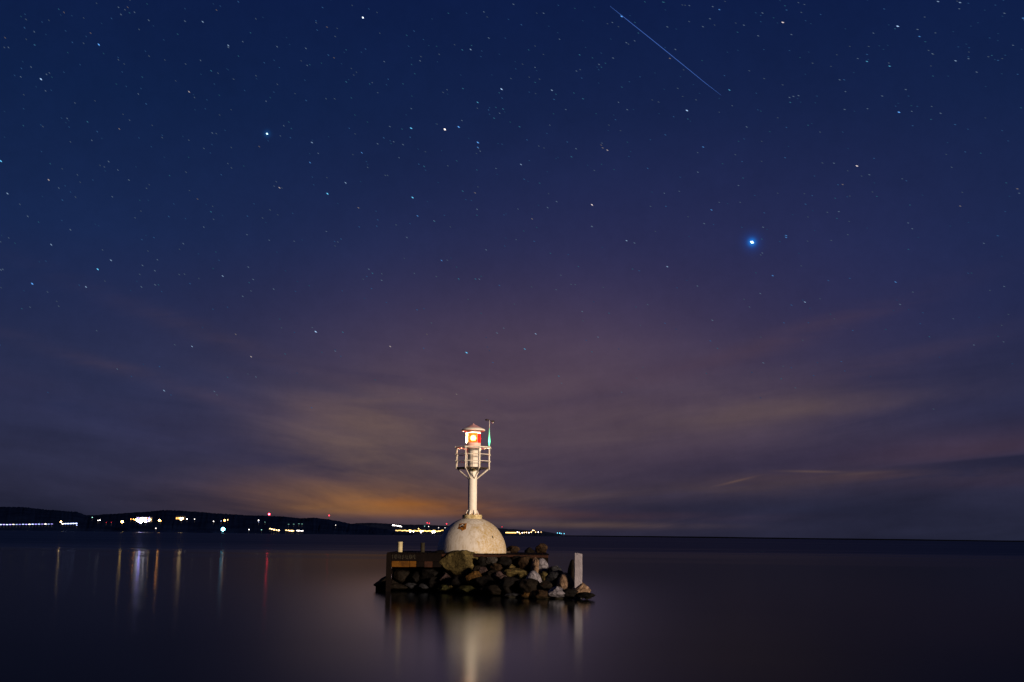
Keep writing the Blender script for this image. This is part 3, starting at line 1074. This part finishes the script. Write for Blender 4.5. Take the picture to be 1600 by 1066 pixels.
# dark core of the heap
bm = bmesh.new()
rows = []
for k in range(36):
    px = 588 + k * 9.6
    yw = front_water_y(px)
    hi = (.5 if px < 690 else 1.5 if px < 856 else max(.1, 1.35 - (px - 856) * .02))
    row = []
    for j in range(10):
        f = j / 9
        Y = yw + .9 + f * ((61.8 if px < 690 else 60.2) - yw - .9)
        z = f * hi - .25 + noise.noise((px * .1, f * 5, 1)) * .22
        row.append(bm.verts.new((at(px, 880, Y).x, Y, z)))
    row.append(bm.verts.new((row[-1].co.x, row[-1].co.y + .3, -.6)))
    rows.append(row)
for a_, b_ in zip(rows, rows[1:]):
    for j in range(10):
        bm.faces.new((a_[j], b_[j], b_[j + 1], a_[j + 1]))
tag(obj('rubble', bm, RM['black'], smooth=180), 'packed dark stones in the core of the boulder heap', 'rubble', kind='stuff')

# square pale post standing among the stones at the right
post_m = material('pale_post', (.27, .26, .31), .7, .2, (.20, .19, .23), 3, .5, 14)
Y = 55.6
a_, b_ = at(897.3, 880, Y), at(909.3, 880, Y)
top = at(903, 865.8, Y).z
bm = bmesh.new()
hw = (b_.x - a_.x) / 2
box(bm, -hw, hw, -hw, hw, -.5, top, .02)
bmesh.ops.subdivide_edges(bm, edges=[e for e in bm.edges if e.calc_length() > .3], cuts=9, use_grid_fill=True)
for v in bm.verts:
    q = v.co.copy()
    if q.z > top - .1:
        v.co.z += noise.noise(q * 7) * .10 - .02 * abs(q.x) / hw
    v.co.x += .022 * noise.noise(q * 4) + .02 * noise.noise(Vector((3, 1, q.z * 1.3)))
    v.co.y += .022 * noise.noise(q * 4 + Vector((9, 0, 0)))
o = tag(obj('mooring_post', bm, post_m), 'square pale weathered post standing among the stones at the end of the heap', 'post')
o.location = ((a_.x + b_.x) / 2, Y, 0)

# ------------------------------------------------------------------ lights on the far shore
LM = {}


def lamp_mat(rgb, st):
    k = (rgb, st)
    if k not in LM:
        LM[k] = emitter('lit_lamp', rgb, st, True)
    return LM[k]


pole_m = material('lamp_pole', (.05, .05, .05), .6, .3)
WARM, WHITE, ORANGE, YEL = (1.0, .62, .26), (1.0, .90, .84), (1.0, .40, .09), (1.0, .62, .17)
BLUE, CYAN, RED, VIO, GRN = (.45, .55, 1.0), (.16, .72, 1.0), (1.0, .03, .06), (.40, .34, 1.0), (.35, .8, .7)
MESH = {}


def far_lamp(px, py, r_px, rgb, st, label, group, Y=2450, name='street_lamp_or_trail', cat='street lamp', w_px=None):
    """a lamp, or a piece of the car light trail, on the far shore: a glowing head on a pole"""
    p = at(px, py, Y)
    s = Y / LENS_PX
    r_ = r_px * s
    key = (round(r_px, 2), rgb, st, round(w_px or 0, 2), Y)
    if key not in MESH:
        bm = bmesh.new()
        wx = (w_px or r_px) * s
        res = bmesh.ops.create_icosphere(bm, subdivisions=1, radius=1.0, matrix=Matrix.Diagonal((wx, r_, r_, 1)))
        tube(bm, [(0, r_ * .3, -r_ * .8), (0, r_ * .3, -r_ * .9 - 6)], .15, 5, mat=1)
        me = obj(name, bm, [lamp_mat(rgb, st), pole_m])
        MESH[key] = me
        o = me
    else:
        o = MESH[key].copy()
        o.name = name
        COL.objects.link(o)
    o.location = p
    return tag(o, label, cat, group)


rn = random.Random(5)
G_TRAIL = 'car light trail along the shore road at the far left'
for k in range(17):  # car light trail, built as a row of added lamp heads
    px = 1 + k * 5.0
    c = (BLUE, VIO, BLUE, VIO, WHITE)[k % 5]
    far_lamp(px, 819.9 - .011 * px + rn.uniform(-.12, .12), .55, c, rn.choice((1.6, 2.6, 4.0)), 'tiny blue violet piece of the car light trail along the shore road', G_TRAIL, w_px=2.2)
for k in range(6):
    far_lamp(98 + k * 4.2, 818.5 - k * .1, .65, BLUE if k else WHITE, 6.0, 'bright blue white piece at the right end of the car light trail', G_TRAIL, w_px=2.0)
SINGLE = [
    (95.3, 815.6, 1.05, WARM, 70, 'warm white lamp just above the blue car light trail at far left'),
    (120, 820.6, .7, BLUE, 4, 'faint bluish lamp below the end of the blue light trail'),
    (144.2, 808.6, .7, GRN, 2.5, 'faint greenish lamp high on the slope in the saddle of the hills'),
    (153.2, 813.3, .7, WHITE, 5, 'small white lamp, left one of a close pair in the saddle'),
    (156.2, 813, .75, WHITE, 7, 'small white lamp, right one of a close pair in the saddle'),
    (166, 816.5, .5, RED, 1.6, 'dim red lamp low on the shore left of the bright yellow lamp'),
    (174, 816.3, .5, RED, 1.6, 'dim red lamp nearest the bright yellow lamp'),
    (191, 815.4, 1.9, YEL, 30, 'bright yellow white lamp left of the floodlit works'),
    (249, 813.2, 1.3, ORANGE, 80, 'orange lamp just right of the floodlit works'),
    (251.3, 814, .8, ORANGE, 9, 'small orange lamp touching the orange one beside the works'),
    (243.6, 825.6, .8, WHITE, 4, 'small white lamp at the water below the orange lamp'),
    (292.3, 811, .8, WHITE, 8, 'small white lamp right of the lit house'),
    (304, 811.3, .7, WHITE, 4, 'faint white lamp, second to the right of the lit house'),
    (333.6, 814.7, .75, WHITE, 5, 'small white lamp left of the amber lamp over the cyan one'),
    (345.5, 814.3, .6, BLUE, 2.5, 'faint blue lamp touching the amber lamp'),
    (351, 813.3, 1.4, ORANGE, 26, 'amber lamp directly above the bright cyan lamp'),
    (355.8, 812.5, .8, WARM, 6, 'small warm lamp right of the amber one'),
    (348.6, 827.2, 3.1, CYAN, 22, 'large bright cyan lamp at the waterline'),
    (389, 827.7, .75, WHITE, 5, 'small white lamp at the waterline right of the cyan lamp'),
    (404, 813.2, .8, WHITE, 7, 'white lamp halfway up the slope below the red mast lamps'),
    (404.2, 815.6, .5, BLUE, 2, 'faint bluish lamp right under the white slope lamp'),
    (408.6, 828, .6, GRN, 2.2, 'tiny faint lamp at the waterline left of the warm rows'),
    (414, 816, .5, GRN, 1.0, 'very faint greenish lamp on the dark slope'),
    (524.5, 820.6, .6, WHITE, 2.5, 'faint white lamp under the red lamp of the hill end mast'),
    (654, 826.2, .8, YEL, 6, 'yellowish lamp on the slope above the town lights'),
    (663.5, 822.3, .6, GRN, 2, 'faint lamp under the pair of red mast lamps, left'),
    (669.8, 822.8, .65, WHITE, 3, 'faint lamp under the pair of red mast lamps, right'),
    (685.4, 824.8, .6, WHITE, 2.5, 'faint lamp on the slope left of the dome'),
    (695.3, 824.8, .6, WHITE, 2.5, 'faint lamp on the slope close beside the dome'),
    (832.6, 829, .9, WARM, 9, 'warm lamp standing above the lamp row right of the dome'),
    (835, 829, .6, WARM, 5, 'second smaller warm lamp above the row right of the dome'),
]
for px, py, r_, c, st, lab in SINGLE:
    far_lamp(px, py, r_, c, st, lab, 'single lamps on the far shore', 2450 if px < 600 else 5100)
for k, (px, py, st) in enumerate(((422, 826.2, 5), (424.6, 827, 8), (428.2, 827.7, 12), (432, 828.3, 5), (435.6, 828.8, 14))):
    far_lamp(px, py, .85, WARM, st, 'warm white lamp in the first short row on the near shore', 'warm lamp row nearest the cyan lamp', w_px=1.3)
for px, py, st in ((447, 828.6, 4), (450.5, 828.9, 6), (453, 829.3, 9), (456, 829.5, 13), (458.5, 829.6, 4)):
    far_lamp(px, py, .8, WARM, st, 'warm white lamp in the second short row on the near shore', 'second warm lamp row', w_px=1.3)
for px, py, st in ((464.5, 829.2, 6), (467, 829.3, 10), (470.5, 829.6, 4), (473, 829.7, 3)):
    far_lamp(px, py, .8, WHITE, st, 'white lamp in the third short row on the near shore', 'third lamp row', w_px=1.3)
for px, py in ((451, 819.3), (459, 819.2), (467, 818.6), (472, 818.9)):
    far_lamp(px, py, .5, GRN, .5, 'very faint greenish lamp in the row on the upper slope', 'faint lamps on the upper slope', w_px=1.4)
for k, (px, py) in enumerate(((614, 820.9), (616.5, 821.2), (619.5, 821.4), (622, 821.8), (624.8, 822.3), (627, 823))):
    far_lamp(px, py, .75, WHITE, (18, 9, 5, 9, 7, 4)[k], 'white lamp in the upper row at the left end of the town', 'upper lamp row of the town', 5100, w_px=1.2)
for k in range(36):                                # main street of the town
    px = 619 + k * 2.08
    py = 829.0 + (px - 619) * .018 + math.sin(k * 1.7) * .35 - (1.6 if px > 689 else 0)
    big = 1.7 if k in (10, 11, 18, 19, 20, 27, 28, 29) else 1.0
    far_lamp(px, py, .85 * big ** .7, YEL if k % 4 else WARM, (3.2 if 4 < k < 34 else 2) * big ** 2, 'yellow lamp in the dense glowing row of the town by the dome', 'street lamps of the far town', 5100, w_px=1.35)
for px, py in ((641, 831.2), (658, 832), (676, 832.3), (646, 830.8), (679, 832)):
    far_lamp(px, py, .9, WHITE, 12, 'white quay lamp just under the dense yellow row of the town', 'quay lamps of the far town', 5100)
for k in range(8):
    far_lamp(791 + k * 2.1, 832.4 + k * .02, .85, YEL, 4, 'yellow lamp in the solid short row right of the dome', 'lamp row right of the dome', 5100, w_px=1.3)
for k, (px, py, st) in enumerate(((808.5, 831.4, 8), (811, 832.2, 10), (812.5, 834, 4), (816, 832.6, 7), (819, 832.4, 8), (822.5, 832.2, 10), (826.5, 832.6, 6), (830, 831.6, 7), (837, 831.6, 4), (841, 831.6, 6), (845.5, 831.5, 2.5))):
    far_lamp(px, py, .8, WARM if k % 3 else WHITE, st, 'warm lamp scattered along the low shore right of the dome', 'scattered lamps right of the dome', 5100)
for px, py, st in ((871, 833, 2.5), (874.5, 833.2, 4), (877, 833.8, 2), (881.5, 834, 2.2)):
    far_lamp(px, py, .75, CYAN, st, 'faint cyan lamp at the low point where the far land ends', 'cyan lamps at the point', 5100)


# floodlit works: a low building whose windows and yard lamps glow
def far_building(name, px0, px1, py0, py1, Y, label, cols, rows, lit, wall_rgb, roof=False):
    a_, b_ = at(px0, py1, Y), at(px1, py0, Y)
    wdt, hgt = b_.x - a_.x, b_.z - a_.z
    e = empty(name, (a_.x, Y, a_.z), label, 'building')
    wl = material('far_wall', wall_rgb, .8, .1)
    bm = bmesh.new()
    box(bm, 0, wdt, 0, 14, 0, hgt)
    obj('wall', bm, wl, e)
    if roof:
        bm = bmesh.new()
        vs = [bm.verts.new(p) for p in ((-.6, -.6, hgt), (wdt + .6, -.6, hgt), (wdt + .6, 14.6, hgt), (-.6, 14.6, hgt), (-.6, 7, hgt * 1.5), (wdt + .6, 7, hgt * 1.5))]
        for f in ((0, 1, 5, 4), (3, 4, 5, 2), (0, 4, 3), (1, 2, 5), (0, 3, 2, 1)):
            bm.faces.new([vs[i] for i in f])
        obj('roof', bm, pole_m, e)
    else:
        bm = bmesh.new()
        box(bm, -.4, wdt + .4, -.4, 14.4, hgt, hgt + .5)
        obj('roof', bm, pole_m, e)
    for i in range(cols):
        for j in range(rows):
            c, st = lit[(i * 3 + j) % len(lit)]
            x0_ = wdt * (i + .14) / cols
            x1_ = wdt * (i + .86) / cols
            zz0, zz1 = hgt * (j + .2) / rows, hgt * (j + .85) / rows
            bm = bmesh.new()
            box(bm, x0_, x1_, -.12, .05, zz0, zz1)
            obj('window', bm, lamp_mat(c, st), e)
    return e


far_building('factory_building', 213, 234.5, 808.6, 815.5, 2430, 'long floodlit works building glowing white and violet at the foot of the far hills', 8, 2,
             [(WHITE, 6), (VIO, 4), (WHITE, 14), (YEL, 6), (VIO, 1.2), (ORANGE, 1.0), (WHITE, 16)], (.2, .2, .2))
for px, py, r_, c, st, lab in ((204.5, 811.2, .7, ORANGE, 6, 'small orange yard lamp, farthest left of the works'), (208.5, 811.4, .8, ORANGE, 10, 'orange yard lamp midway to the works'),
                               (212, 812, 1.0, ORANGE, 70, 'yellow yard lamp at the left corner of the works'), (217, 814.3, 1.9, WHITE, 40, 'big white floodlight at the left half of the works'),
                               (220.5, 815.5, 1.8, VIO, 150, 'violet white floodlight below the middle of the works'), (227.5, 815, 1.8, WHITE, 28, 'white floodlight at the right half of the works'),
                               (234.8, 812.2, 1.3, YEL, 20, 'yellow white yard lamp at the right corner of the works')):
    far_lamp(px, py, r_, c, st, lab, 'yard lamps of the works', 2420, 'floodlight', 'floodlight')
far_building('house', 274.5, 287, 808.2, 812, 2430, 'small lit house on the slope right of the floodlit works', 4, 1, [(ORANGE, 3), (WARM, 14), (WARM, 16), (ORANGE, 4)], (.12, .09, .06), True)
far_lamp(283.4, 811.3, 1.9, WARM, 26, 'bright warm yard lamp in front of the lit house', 'yard lamp of the house', 2420)


# radio masts with red lamps on the ridges
mast_red = [(381.8, 808.2, 5.0, 1.0, 18, 'short mast with a red lamp on the ridge, lowest of the left pair'), (420.5, 803.6, 4.5, 1.25, 45, 'mast with the brightest red lamp above the ridge'),
            (514.2, 805.6, 7.0, .9, 6, 'tall mast with a red lamp where the ridge begins to fall'), (525.6, 815.6, 3.5, 1.2, 12, 'short mast with a red lamp low on the hill end'),
            (610.8, 820.4, 3.0, .9, 4, 'short mast with a red lamp left of the upper town lamps'), (667.5, 817.2, 4.0, .75, 3.5, 'mast with a dim red lamp, left of a close pair'),
            (670.8, 817.8, 4.0, .75, 3.0, 'mast with a dim red lamp, right of a close pair'), (697.8, 818.6, 4.0, .8, 4, 'mast with a dim red lamp just left of the dome'),
            (784.4, 823.4, 3.0, .6, 2.0, 'mast with a faint red lamp right of the dome')]
for px, py, hpx, r_, st, lab in mast_red:
    Y = 3100 if px < 600 else 6000
    s = Y / LENS_PX
    p = at(px, py, Y)
    e = empty('radio_mast', (p.x, p.y, p.z - (hpx + 6) * s), lab, 'radio mast', 'radio masts on the ridges')
    hh = (hpx + 6) * s
    bm = bmesh.new()
    for dx, dy_ in ((-.6, -.35), (.6, -.35), (0, .7)):
        tube(bm, [(dx, dy_, 0), (dx * .3, dy_ * .3, hh)], .12, 4)
    for k in range(int(hh / 2)):
        f = k / (hh / 2)
        q = 1 - .7 * f
        tube(bm, [(-.6 * q, -.35 * q, k * 2), (.6 * q, -.35 * q, k * 2 + 1.6)], .06, 4)
        tube(bm, [(.6 * q, -.35 * q, k * 2), (0, .7 * q, k * 2 + 1.6)], .06, 4)
    obj('tower', bm, pole_m, e)
    bm = bmesh.new()
    bmesh.ops.create_icosphere(bm, subdivisions=2, radius=r_ * s, matrix=Matrix.Translation((0, 0, hh)))
    obj('beacon', bm, lamp_mat(RED, st), e)

# ------------------------------------------------------------------ stars
SD = 30000.0
WHITEST, BLUEST, WARMST, CYANST = (.48, .72, 1.08), (.14, .45, 1.1), (.92, .78, .76), (.16, .68, 1.1)
star_mats = {}


def star_mat(c, s):
    if (c, s) not in star_mats:
        star_mats[(c, s)] = emitter('starlight', c, s, False)
    return star_mats[(c, s)]


SIZE = {'S': (1.15, 2.2, 2.0), 'B': (.82, 2.3, 1.0), 'b': (.70, 2.1, .46), 'm': (.65, 2.0, .19), 's': (.62, 1.9, .12)}
smesh = {}


def star_geo(bm, d, size, ln, tilt, mi=0):
    """a small gem-shaped point of light, drawn out along its way across the sky"""
    r_ = d.cross(Vector((0, 0, 1))).normalized()
    u = r_.cross(d).normalized()
    ax = r_ * math.cos(tilt) - u * math.sin(tilt)
    ay = r_ * math.sin(tilt) + u * math.cos(tilt)
    k = SD / LENS_PX
    c = d * SD
    P = [bm.verts.new(c + v * k) for v in (ax * ln, ay * size, ax * -ln, ay * -size, d * size, d * -size)]
    for i in range(4):
        j = (i + 1) % 4
        bm.faces.new((P[i], P[j], P[4])).material_index = mi
        bm.faces.new((P[j], P[i], P[5])).material_index = mi


def tilt_at(px):
    return math.radians(40 - 20 * min(max(px / 1600, 0), 1))


stars = []
for crop in (
    (0, 0, """115,130,m,B;567,68,m;697,95,m;867,99,m;950,102,b;463,209,B,B;1070,213,b;1070,222,m;192,371,B;886,430,b,W;685,487,m,B;1435,471,m,B;1299,219,m;1434,227,m;
1539,258,m,B;1566,271,s,W;990,332,m,C;1095,371,s;410,571,m,C;456,617,m,B;559,604,m,W;201,593,s;509,757,m;228,843,b,W;35,907,b;4,755,B,C;293,938,m,B;130,1014,m;687,883,s;926,933,s,W;989,993,m,C;
1310,880,b,W;1295,852,s;1453,762,b,B;1462,668,b;1535,908,B,C;1300,395,s;1512,35,m,B;1199,88,s;599,34,s,W;425,155,s,W;392,203,s;699,263,s;833,160,s,C;1569,463,s;1354,572,s,C;354,924,s;300,58,s,W;
122,91,s;24,177,s,W;870,300,s;1022,343,s;1200,355,s;1055,611,s,B;1014,626,s;885,657,s;760,645,s;330,665,s;1215,687,s,W;1452,303,s,C;1533,127,s,W;1571,171,s;1015,47,s,W;1117,8,m,B;555,280,s;768,187,s,B;
652,138,s;607,60,s,C;1085,787,s;1266,984,s;872,807,s;1231,1022,s"""),
    (533, 0, """95,245,s,B;607,232,b;568,234,m,C;692,178,m;949,62,m;845,116,m,B;1315,77,B,B;1337,200,m;1209,302,m;1275,272,m;1219,249,s,B;1178,271,s,C;1118,257,m,C;752,418,B;640,480,b,C;759,511,m,C;988,423,b;998,466,m,B;
1134,463,m,C;717,554,m,C;836,594,m,C;571,415,m,C;551,595,B,B;328,601,B,C;228,593,m;200,646,m,B;171,674,m;97,716,b,B;290,678,m;641,668,B,B;641,691,b,B;389,780,m,C;843,771,b;858,840,m,B;335,926,B,C;
358,1012,b,B;437,1037,m,C;21,857,b;81,974,m,W;570,896,m,C;628,904,m,W;637,981,m;1248,704,b,W;1226,693,m,W;1219,680,s,W;1101,697,m;1080,735,m,C;1176,960,B,W;1010,945,m;968,973,m;1437,789,m,B;1520,632,m,B;
1522,967,m,B;1450,967,s;1529,126,m;1509,10,m,C;1541,274,m,W;1567,232,m;1578,414,s;1488,478,s;1341,514,m;1187,799,s;808,20,m;370,285,m;374,265,s;24,384,m,C;48,459,s,C;218,822,s;207,822,s;542,754,s,C;
500,777,s;478,433,s;930,371,s;796,368,s;895,1026,m,W;1175,1062,m;258,1054,s"""),
    (1066, 0, """174,45,b,B;143,31,m;130,88,m;97,125,m;289,118,m;376,61,m;356,168,m;471,105,B,W;489,47,m,B;558,58,s;512,162,m;1010,123,B;1103,138,m;1112,171,b,B;1199,7,b;1302,12,b;1510,62,m;1598,85,b,B;1173,252,m;
1281,285,b;1342,275,m;1435,266,s;1480,283,m,B;1380,338,m;972,310,b,C;866,255,m,B;866,288,b,C;874,218,s;759,374,m,B;738,374,m;611,296,s;545,448,m;521,452,m;503,457,m;506,480,m,C;761,513,m;937,450,m;1016,526,B,B;
1211,531,m;1279,584,m,B;1048,420,m;22,518,B;221,422,b,C;302,595,m;98,689,b,B;73,807,m;249,725,s;482,739,m,B;819,778,B,W;711,765,m;657,764,s;752,865,m,W;877,819,m;1571,885,m,W;1303,966,m,W;137,984,b,B;
103,1048,m;734,992,m;578,957,m,B;680,995,s;384,368,s;471,398,s;314,332,s;646,619,s;752,619,s,B;65,468,s"""),
    (0, 355, """240,82,b;520,155,b;458,197,B,C;151,265,B,B;403,280,b;859,77,m;1044,229,b;1164,187,m;1187,245,m;1283,290,m;1138,324,m;1480,490,B;1105,502,m,W;900,559,b;1177,607,b,W;1571,581,m;769,766,b;1005,770,m;
1017,786,s;330,12,m;668,179,m;726,204,m;663,280,m;727,270,m;223,304,s;275,370,s;819,551,s;1380,493,s,B;4,200,m;865,220,s;840,222,s;655,221,s"""),
    (1066, 355, """487,39,b,B;487,48,b,B;424,227,b,B;575,351,b;565,342,s,B;366,311,m;512,365,m,B;685,250,m,B;1000,257,b,B;1021,362,m;132,533,m,B;141,436,m;380,636,m;530,753,s;1479,40,m,B;379,0,m;368,130,s;457,67,s,B;698,62,s;776,35,s"""),
    (533, 340, """471,201,b,B;308,93,m;1529,230,b;1338,108,b;1375,119,m;147,261,m,C;130,242,m;190,294,m;551,287,m,C;630,288,m,C;648,289,m;742,318,m,B;356,432,m,B;423,494,s;230,604,b,W;588,633,B,C;731,541,m;912,545,b;861,616,b,C;
1204,560,m;1020,743,m,C;541,828,m,W;270,821,s,W;375,850,s,W;683,855,s;1130,440,m;1097,314,s;1078,313,s;436,15,m;1176,41,m;905,111,m,B;680,151,m;446,276,s;1030,270,s;8,537,m,C;1008,338,s;402,547,s,W""")):
    ox, oy, txt = crop
    for it in txt.replace('\n', '').split(';'):
        f = it.split(',')
        stars.append((ox + float(f[0]) / 3.0, oy + float(f[1]) / 3.0, f[2], {'W': WARMST, 'B': BLUEST, 'C': CYANST}.get(f[3] if len(f) > 3 else '', WHITEST)))
hue = {WARMST: 'warm white', BLUEST: 'blue', CYANST: 'cyan tinted', WHITEST: 'white'}
mag = {'B': 'bright', 'b': 'fairly bright', 'm': 'small', 's': 'very small faint'}
rn = random.Random(9)
for px, py, cl, c in stars:
    sz, ln, st = SIZE[cl]
    bm = bmesh.new()
    star_geo(bm, ray(px, py), sz, ln, tilt_at(px) + rn.uniform(-.08, .08))
    tag(obj('star', bm, star_mat(c, st)), '%s %s star in the night sky' % (mag[cl], hue[c]), 'star', '%s %s stars in the night sky' % (mag[cl], hue[c]))
for px, py, c, sz, lab in ((1175, 378.5, (.55, .85, 1.0), 2.3, 'brightest star, with a blue glow, high to the right of the lighthouse'),
                           (417.3, 209, (.50, .85, 1.0), 1.35, 'bright cyan star alone high in the left part of the sky'),
                           (567, 27.5, (.75, .86, 1.0), 1.2, 'bright blue white star close under the top edge, left of the meteor'),
                           (695, 202.2, (1.0, .86, .78), 1.3, 'bright warm white star straight above the lighthouse')):
    bm = bmesh.new()
    star_geo(bm, ray(px, py), sz, sz * 1.45, tilt_at(px))
    tag(obj('star', bm, star_mat(c, 2.6)), lab, 'star')
# the many faintest stars
bm = bmesh.new()
fm = [star_mat(c, s) for c in (BLUEST, WHITEST, CYANST) for s in (.10, .14, .19)]
for k in range(1800):
    px = rn.uniform(-150, 1750)
    py = rn.uniform(-200, 640)
    if rn.random() < max(0.0, (py - 150) / 560):
        continue
    star_geo(bm, ray(px, py), .58, 1.7, tilt_at(px) + rn.uniform(-.1, .1), rn.choice((0, 0, 0, 1, 1, 2, 3, 3, 4, 5, 6, 7)))
tag(obj('faint_stars', bm, fm), 'countless faint stars sprinkled over the night sky', 'stars', kind='stuff')
# meteor
bm = bmesh.new()
pts = [(953, 9.5, .12), (975, 27, .33), (1020, 63, .38), (1062, 97, .36), (1100, 128, .28), (1127, 149, .10)]
tube(bm, [ray(x, y) * SD * .98 for x, y, _ in pts], [r_ * SD / LENS_PX for _, _, r_ in pts], 6)
tag(obj('meteor', bm, emitter('meteor_glow', (.07, .17, .60), .8, False)), 'thin pale blue meteor streak near the top of the sky', 'meteor')
